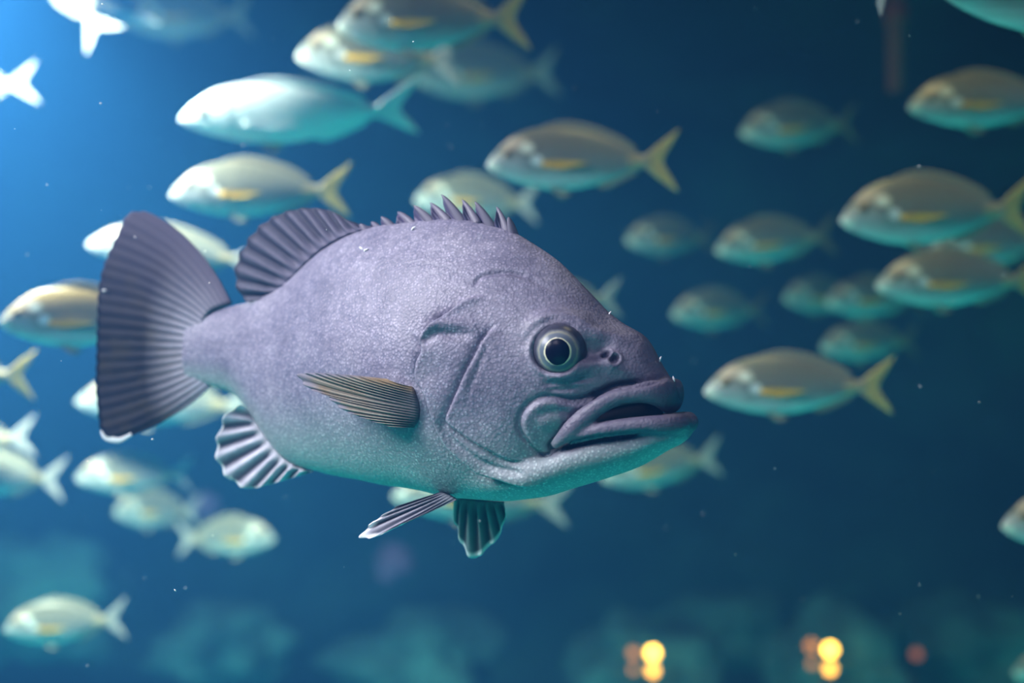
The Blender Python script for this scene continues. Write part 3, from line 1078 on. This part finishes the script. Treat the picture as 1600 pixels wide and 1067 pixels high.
def make_bream(bend, pale):
    """parts of a bream of unit length, nose at the origin, tail towards +x; bend swings the tail sideways"""
    def B(V):
        V = np.array(V, float)
        k = np.clip((V[:, 0] - .42) / .58, 0, 1.2)
        V[:, 1] += bend * k ** 2
        return V
    out = []
    v, f = tube(BT, BB, BW, n=46, k=28)
    V = np.array(v)
    # gill cover edge and mouth slit stand in relief
    for i, (x, y, z) in enumerate(V):
        g = abs(x - (.235 - 1.6 * (z - .02) ** 2))
        if abs(z - .01) < .10:
            V[i, 1] *= 1 + .06 * (1 if x < .235 else -1) * math.exp(-(g / .02) ** 2)
        mz = -.012 - .25 * x
        if x < .075:
            V[i, 1] *= 1 - .30 * math.exp(-((z - mz) / .008) ** 2)
    out.append(('body', mesh_from('bream_body', B(V), f), BR_WARM if pale == 3 else BR_LIT if pale == 4 else BR_BODY, None))
    # forked tail
    v, f, uv = fin_sheet(np.array([(.805, 0, .036), (.80, 0, 0), (.805, 0, -.033)]),
                         np.array([(.985, 0, .165), (.955, 0, .105), (.915, 0, .045), (.895, 0, .0), (.912, 0, -.045), (.945, 0, -.10), (.97, 0, -.158)]),
                         12, nv=10, per=3, t0=.014, t1=.003, corr=.002, ragged=0, bulge0=(.0, 0, .004), bulge1=(0, 0, -.004))
    out.append(('tail_fin', mesh_from('bream_tail', B(v), f, uv), (BR_TAIL, BR_TAIL_PALE, BR_TAIL_DIM, BR_TAIL, BR_LIT)[int(pale)], None))
    xs = np.linspace(.27, .74, 9)
    hb = [.012, .024, .030, .031, .030, .028, .026, .022, .010]
    v, f, uv = fin_sheet(np.array([(x, 0, float(tab(BT, x)) - .006) for x in xs]),
                         np.array([(x + .025, 0, float(tab(BT, x)) + h) for x, h in zip(xs, hb)]), 14, nv=5, per=3, t0=.008, t1=.002, corr=.001, ragged=.05)
    out.append(('dorsal_fin', mesh_from('bream_dorsal', B(v), f, uv), BR_LIT if pale == 4 else BR_FIN, None))
    xs = np.linspace(.54, .74, 6)
    v, f, uv = fin_sheet(np.array([(x, 0, float(tab(BB, x)) + .006) for x in xs]),
                         np.array([(x + .03, 0, float(tab(BB, x)) - h) for x, h in zip(xs, [.016, .026, .024, .020, .016, .008])]), 8, nv=5, per=3, t0=.008,
                         t1=.002, corr=.001, ragged=.05)
    out.append(('anal_fin', mesh_from('bream_anal', B(v), f, uv), BR_LIT if pale == 4 else BR_FIN, None))
    for sd in (1, -1):
        w0 = bream_w(.28, .0)
        v, f, uv = fin_sheet(np.array([(.275, w0 + .000, .008), (.272, w0 + .001, -.006), (.275, w0, -.022)]),
                             np.array([(.36, w0 + .016, .008), (.46, w0 + .022, -.002), (.50, w0 + .024, -.010), (.45, w0 + .022, -.024), (.36, w0 + .014, -.036)]),
                             8, nv=8, per=3, t0=.006, t1=.002, corr=.001, ragged=.02)
        v = np.array(v)
        v[:, 1] *= sd
        out.append(('pectoral_fin', mesh_from('bream_pectoral', B(v), f if sd > 0 else [q[::-1] for q in f], uv), BR_LIT if pale == 4 else BR_PEC, None))
        v, f, uv = fin_sheet(np.array([(.31, .02, -.122), (.33, .02, -.125), (.35, .02, -.127)]),
                             np.array([(.36, .035, -.165), (.39, .038, -.172), (.42, .034, -.150)]), 5, nv=5, per=3, t0=.006, t1=.002, corr=.001, ragged=.02)
        v = np.array(v)
        v[:, 1] *= sd
        out.append(('pelvic_fin', mesh_from('bream_pelvic', B(v), f if sd > 0 else [q[::-1] for q in f], uv), BR_FIN, None))
        ex, ez, er = .108, .044, .026
        for nm, rr, mt, off in (('eye', er, BR_IRIS, -.008), ('pupil', er * .62, BR_PUPIL, .0015)):
            bm = bmesh.new()
            bmesh.ops.create_uvsphere(bm, u_segments=16, v_segments=10, radius=rr)
            for q in bm.verts:
                q.co = Vector((q.co.x + ex, q.co.y * .7 * (1 if nm == 'eye' else .8) + (bream_w(ex, ez) + off) * sd, q.co.z + ez))
            me = bpy.data.meshes.new('bream_' + nm)
            bm.to_mesh(me)
            bm.free()
            out.append((nm, me, mt, 'eye' if nm == 'pupil' else None))
    for nm, me, mt, par in out:
        me.materials.append(mt)
        me.polygons.foreach_set('use_smooth', [True] * len(me.polygons))
    return out


PROTO = {}


def bream(nose, tail, d, label, dz=0.0, deep=1.0, roll=0.0, bend=0.0, pale=False, group='silver breams swimming in a shoal'):
    """nose and tail-tip centre as traced points; d depth of its middle, dz how much farther the tail is than the nose"""
    key = (round(bend, 2), int(pale))
    if key not in PROTO:
        PROTO[key] = make_bream(*key)
    A, T = at(nose[0], nose[1], d - dz / 2), at(tail[0], tail[1], d + dz / 2)
    xa = T - A
    L = xa.length
    xa.normalize()
    up = Vector((0, 0, 1))
    ya = up.cross(xa).normalized()
    za = xa.cross(ya)
    R = Matrix((xa, ya, za)).transposed() @ Matrix.Rotation(roll, 3, 'X')
    e = empty('bream', A, label, 'fish', group)
    e.rotation_mode = 'QUATERNION'
    e.rotation_quaternion = R.to_quaternion()
    e.scale = (L, L * 0.95, L * deep)
    last = None
    for nm, me, mt, par in PROTO[key]:
        o = bpy.data.objects.new(nm, me)
        COL.objects.link(o)
        o.parent = last if par else e
        if nm == 'eye':
            last = o
    return e


# upper left and centre
bream((525, 42), (836, 28), 3.45, 'silver bream with yellow side fin cut off by the top edge of the picture', dz=.05, deep=1.05)
bream((462, 88), (730, 95), 3.85, 'silver bream half behind another, directly above the bright white fish', dz=.12, deep=1.05, pale=True)
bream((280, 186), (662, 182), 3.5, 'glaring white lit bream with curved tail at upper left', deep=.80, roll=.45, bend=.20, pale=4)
bream((648, 125), (880, 112), 6.4, 'faint blue bream in the haze right of the white lit fish', dz=.3, pale=True)
bream((760, 258), (1068, 252), 3.15, 'silver bream with orange side fin and tail above the grouper head', dz=.05)
bream((265, 305), (556, 298), 3.45, 'pale silver bream with yellow side fin above the grouper tail', dz=.04, deep=.95, pale=False)
bream((648, 312), (848, 318), 4.6, 'dim greenish bream behind the grouper dorsal spines', dz=.1, deep=1.05, pale=True)
# upper right
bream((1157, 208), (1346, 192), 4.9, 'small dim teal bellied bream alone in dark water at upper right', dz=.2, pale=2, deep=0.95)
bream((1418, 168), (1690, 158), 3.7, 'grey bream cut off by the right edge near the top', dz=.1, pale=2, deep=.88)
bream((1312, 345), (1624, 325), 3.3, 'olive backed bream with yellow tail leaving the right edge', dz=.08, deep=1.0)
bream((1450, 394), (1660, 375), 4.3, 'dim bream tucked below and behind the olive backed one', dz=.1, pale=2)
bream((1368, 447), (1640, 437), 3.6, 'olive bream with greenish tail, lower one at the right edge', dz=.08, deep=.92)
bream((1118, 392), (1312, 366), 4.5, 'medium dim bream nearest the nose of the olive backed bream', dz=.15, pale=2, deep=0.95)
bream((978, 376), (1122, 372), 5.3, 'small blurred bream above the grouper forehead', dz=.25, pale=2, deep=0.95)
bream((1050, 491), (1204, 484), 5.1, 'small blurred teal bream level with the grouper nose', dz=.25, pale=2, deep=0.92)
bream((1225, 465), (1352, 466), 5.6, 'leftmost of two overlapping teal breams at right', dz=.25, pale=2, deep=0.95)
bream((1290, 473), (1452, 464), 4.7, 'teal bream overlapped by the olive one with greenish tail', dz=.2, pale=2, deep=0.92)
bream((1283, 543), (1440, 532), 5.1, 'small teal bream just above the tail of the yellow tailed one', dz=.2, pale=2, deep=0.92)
bream((1100, 612), (1404, 603), 3.2, 'yellow tailed bream with white cheek in front of the grouper mouth', dz=.05, deep=.92)
# around the grouper
bream((940, 748), (1132, 712), 4.6, 'dim green bream half hidden under the grouper chin', dz=.1, pale=True)
bream((612, 776), (900, 790), 4.4, 'cyan bream mostly hidden below the grouper belly', dz=.1, pale=True, deep=.8)
bream((-2, 505), (300, 498), 3.0, 'yellowish bream with orange side fin behind the grouper tail at left edge', dz=.04, pale=3)
bream((-200, 590), (62, 587), 3.3, 'bream at the left edge showing only its yellow forked tail', dz=.05)
bream((135, 382), (420, 412), 3.7, 'pale bream crossing behind the upper part of the grouper tail', dz=.1, pale=True, deep=.8)
bream((118, 628), (410, 636), 4.2, 'cyan bream crossing behind the grouper tail base', dz=.1, pale=True, deep=.85)
bream((780, 480), (976, 466), 4.0, 'bream behind the grouper head showing only its pale tail', dz=.1, pale=True)
# lower left
bream((118, 748), (306, 740), 4.3, 'pale cyan bream below the grouper tail, larger of the two', dz=.1, pale=True, deep=1.05)
bream((178, 800), (316, 800), 5.4, 'small blurred bream directly under the larger cyan one', dz=.2, pale=True, deep=1.2)
bream((430, 842), (272, 842), 4.9, 'small bream swimming to the right at lower left', dz=.1, pale=True, deep=1.05)
bream((-170, 700), (62, 682), 3.9, 'bream at left edge with pale tail, above the cyan one', dz=.1, pale=True)
bream((-110, 742), (108, 750), 4.0, 'cyan bream at left edge with lavender tail', dz=.1, pale=True, deep=1.1)
bream((6, 985), (203, 966), 4.0, 'pale bream alone in the bottom left corner', dz=.05, pale=True, deep=1.1)
# top corners and right edge
bream((20, -140), (168, 70), 3.95, 'glaring white bream in top left corner with tail hanging down', dz=.05, pale=True, deep=1.0, roll=.4)
bream((252, 38), (118, -6), 4.30, 'slender white bream slanting down beside the hanging tail at top left', dz=.05, pale=True, deep=.42, roll=.2)
bream((190, 30), (400, 25), 6.9, 'faint blue bream in the haze at top left', dz=.3, pale=True, deep=1.1)
bream((-190, 150), (66, 128), 4.2, 'white bream at left edge showing only its tail near the top', dz=.1, pale=True, deep=.9)
bream((1462, -22), (1900, 12), 2.6, 'brown bream cut off by the top right corner showing its lower side', dz=.05, deep=1.0)
bream((1520, -138), (1350, 6), 2.5, 'bream above the top edge showing one slender white tail tip', dz=.05, pale=True)
bream((1564, 822), (1860, 815), 3.2, 'bream at right edge showing only its yellowish nose', dz=.05)
bream((1583, 1052), (1750, 1040), 4.6, 'dim bream nose at the bottom right edge', dz=.1, pale=True)

# ------------------------------------------------------------------ rocks and glowing stand-ins for glass reflections low in the background
boulder(1000, 1035, 6.3, .34, .30, .20, 1.0, 'dim teal rock behind the left orange reflection')
boulder(1150, 985, 7.2, .36, .30, .20, 5.0, 'dark teal rock between and above the two orange reflections')
boulder(1310, 1030, 6.3, .30, .30, .24, 9.0, 'dim teal rock behind the right orange reflection')
boulder(1530, 1010, 6.9, .40, .35, .26, 13.0, 'dark rock at lower right, right of the orange reflections')
boulder(650, 1035, 6.6, .42, .35, .22, 17.0, 'dim blue rock at bottom centre below the grouper belly')
boulder(370, 1010, 6.6, .30, .30, .20, 21.0, 'pale teal rock low beside the bottom left bream')
boulder(60, 930, 6.8, .42, .40, .30, 25.0, 'hazy blue rock at far lower left')
PURPLE = rock_mat('sponge_purple', (0.09, 0.05, 0.15), (0.13, 0.08, 0.20), (0.18, 0.11, 0.24))
for (x, y, r, lb) in ((318, 790, .07, 'small purple sponge near the breams at lower left'), (615, 880, .09, 'small purple sponge below the grouper belly')):
    o = boulder(x, y, 6.4, r, r, r * .8, x, lb, PURPLE)
    o.name = 'sponge'
    o['category'] = 'sponge'
    del o['group']


def glow_mat(name, col, st):
    m = bpy.data.materials.new(name)
    m.use_nodes = True
    nt = m.node_tree
    nt.nodes.clear()
    e = nt.nodes.new('ShaderNodeEmission')
    e.inputs[0].default_value = (*col, 1)
    e.inputs[1].default_value = st
    o = nt.nodes.new('ShaderNodeOutputMaterial')
    nt.links.new(e.outputs[0], o.inputs[0])
    return m


G1 = glow_mat('reflection_bright', (1.0, 0.43, 0.06), 22)
G2 = glow_mat('reflection_mid', (1.0, 0.38, 0.06), 11)
G3 = glow_mat('reflection_dim', (1.0, 0.30, 0.08), 2)
METAL = simple_mat('added_stand_metal', (0.03, 0.03, 0.03), 0.6)


def glass_reflection(px, py, Y, reflection_spots, label):  # glowing balls stand in for orange reflections in the glass; the stand is added
    base = at(px, py, Y)
    base.z = -2.3
    e = empty('glass_reflection', base, label, 'glass_reflection', 'orange glass reflections low in the background')
    top = at(px, py, Y).z - base.z

    def part(name, bm, mat):
        me = bpy.data.meshes.new(name)
        bm.to_mesh(me)
        bm.free()
        return new_obj(name, me, mat, e)
    bm = bmesh.new()
    bmesh.ops.create_cone(bm, cap_ends=True, segments=16, radius1=.02, radius2=.012, depth=top - .1)
    bmesh.ops.translate(bm, verts=bm.verts, vec=(0, .06, (top - .1) / 2))
    part('post', bm, METAL)
    bm = bmesh.new()
    bmesh.ops.create_cone(bm, cap_ends=True, segments=20, radius1=.10, radius2=.08, depth=.02)
    bmesh.ops.translate(bm, verts=bm.verts, vec=(0, .06, .01))
    part('foot', bm, METAL)
    for dx, dy, r, mat in reflection_spots:
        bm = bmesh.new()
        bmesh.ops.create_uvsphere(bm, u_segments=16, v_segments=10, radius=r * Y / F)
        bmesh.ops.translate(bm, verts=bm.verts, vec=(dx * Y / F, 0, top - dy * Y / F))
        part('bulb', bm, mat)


glass_reflection(1020, 1020, 5.9, ((0, 0, 9, G1), (0, 28, 8, G2), (-30, 0, 8, G3), (-30, 26, 6, G3)), 'bright orange glass reflection built as glowing balls at the bottom, left of the two')
glass_reflection(1297, 1015, 5.9, ((0, 0, 9, G1), (0, 30, 8, G2), (-29, -6, 9, G3), (-28, 22, 6, G3)), 'bright orange glass reflection built as glowing balls at the bottom, right of the two')
glass_reflection(1432, 1022, 5.9, ((0, 0, 8, glow_mat('reflection_faint', (1.0, 0.24, 0.1), 0.8)),), 'faint reddish glass reflection built as a glowing ball, right of the bright orange ones')

# upright rod standing in for a reddish reflection in the glass, upper right
bm = bmesh.new()
bmesh.ops.create_cone(bm, cap_ends=True, segments=20, radius1=.03, radius2=.03, depth=1.6)
for zz in (-.55, .2):
    r = bmesh.ops.create_cone(bm, cap_ends=True, segments=20, radius1=.04, radius2=.04, depth=.06)
    bmesh.ops.translate(bm, verts=r['verts'], vec=(0, 0, zz))
me = bpy.data.meshes.new('reflection_streak')
bm.to_mesh(me)
bm.free()
o = new_obj('reflection_streak', me, simple_mat('reflection_streak_red', (0.26, 0.045, 0.02), 0.8))
o.location = at(1400, 10, 4.7) + Vector((0, 0, .52))
o['label'] = 'faint reddish reflection in the glass near the top right, built as a rod'
o['category'] = 'reflection_streak'

# fine white specks drifting in the water
V, Fc = [], []
for i in range(150):
    d = random.uniform(1.5, 3.0)
    c = at(random.uniform(-150, 1750), random.uniform(-100, 1160), d)
    r = random.uniform(.0005, .0012)
    k = len(V)
    st = random.uniform(1, 2.2)
    a = random.uniform(0, 3.14)
    for dx, dy, dz in ((1, 0, 0), (-1, 0, 0), (0, 1, 0), (0, -1, 0), (0, 0, 1), (0, 0, -1)):
        p = Vector((dx * r, dy * r, dz * r * st))
        p.rotate(Matrix.Rotation(a, 3, 'Y'))
        V.append(c + p)
    for t in ((0, 2, 4), (2, 1, 4), (1, 3, 4), (3, 0, 4), (2, 0, 5), (1, 2, 5), (3, 1, 5), (0, 3, 5)):
        Fc.append(tuple(k + q for q in t))
o = new_obj('floating_specks', mesh_from('floating_specks', V, Fc), simple_mat('speck_white', (0.8, 0.85, 0.85), 0.7))
o['label'] = 'tiny white specks drifting through the water'
o['category'] = 'specks'
o['kind'] = 'stuff'
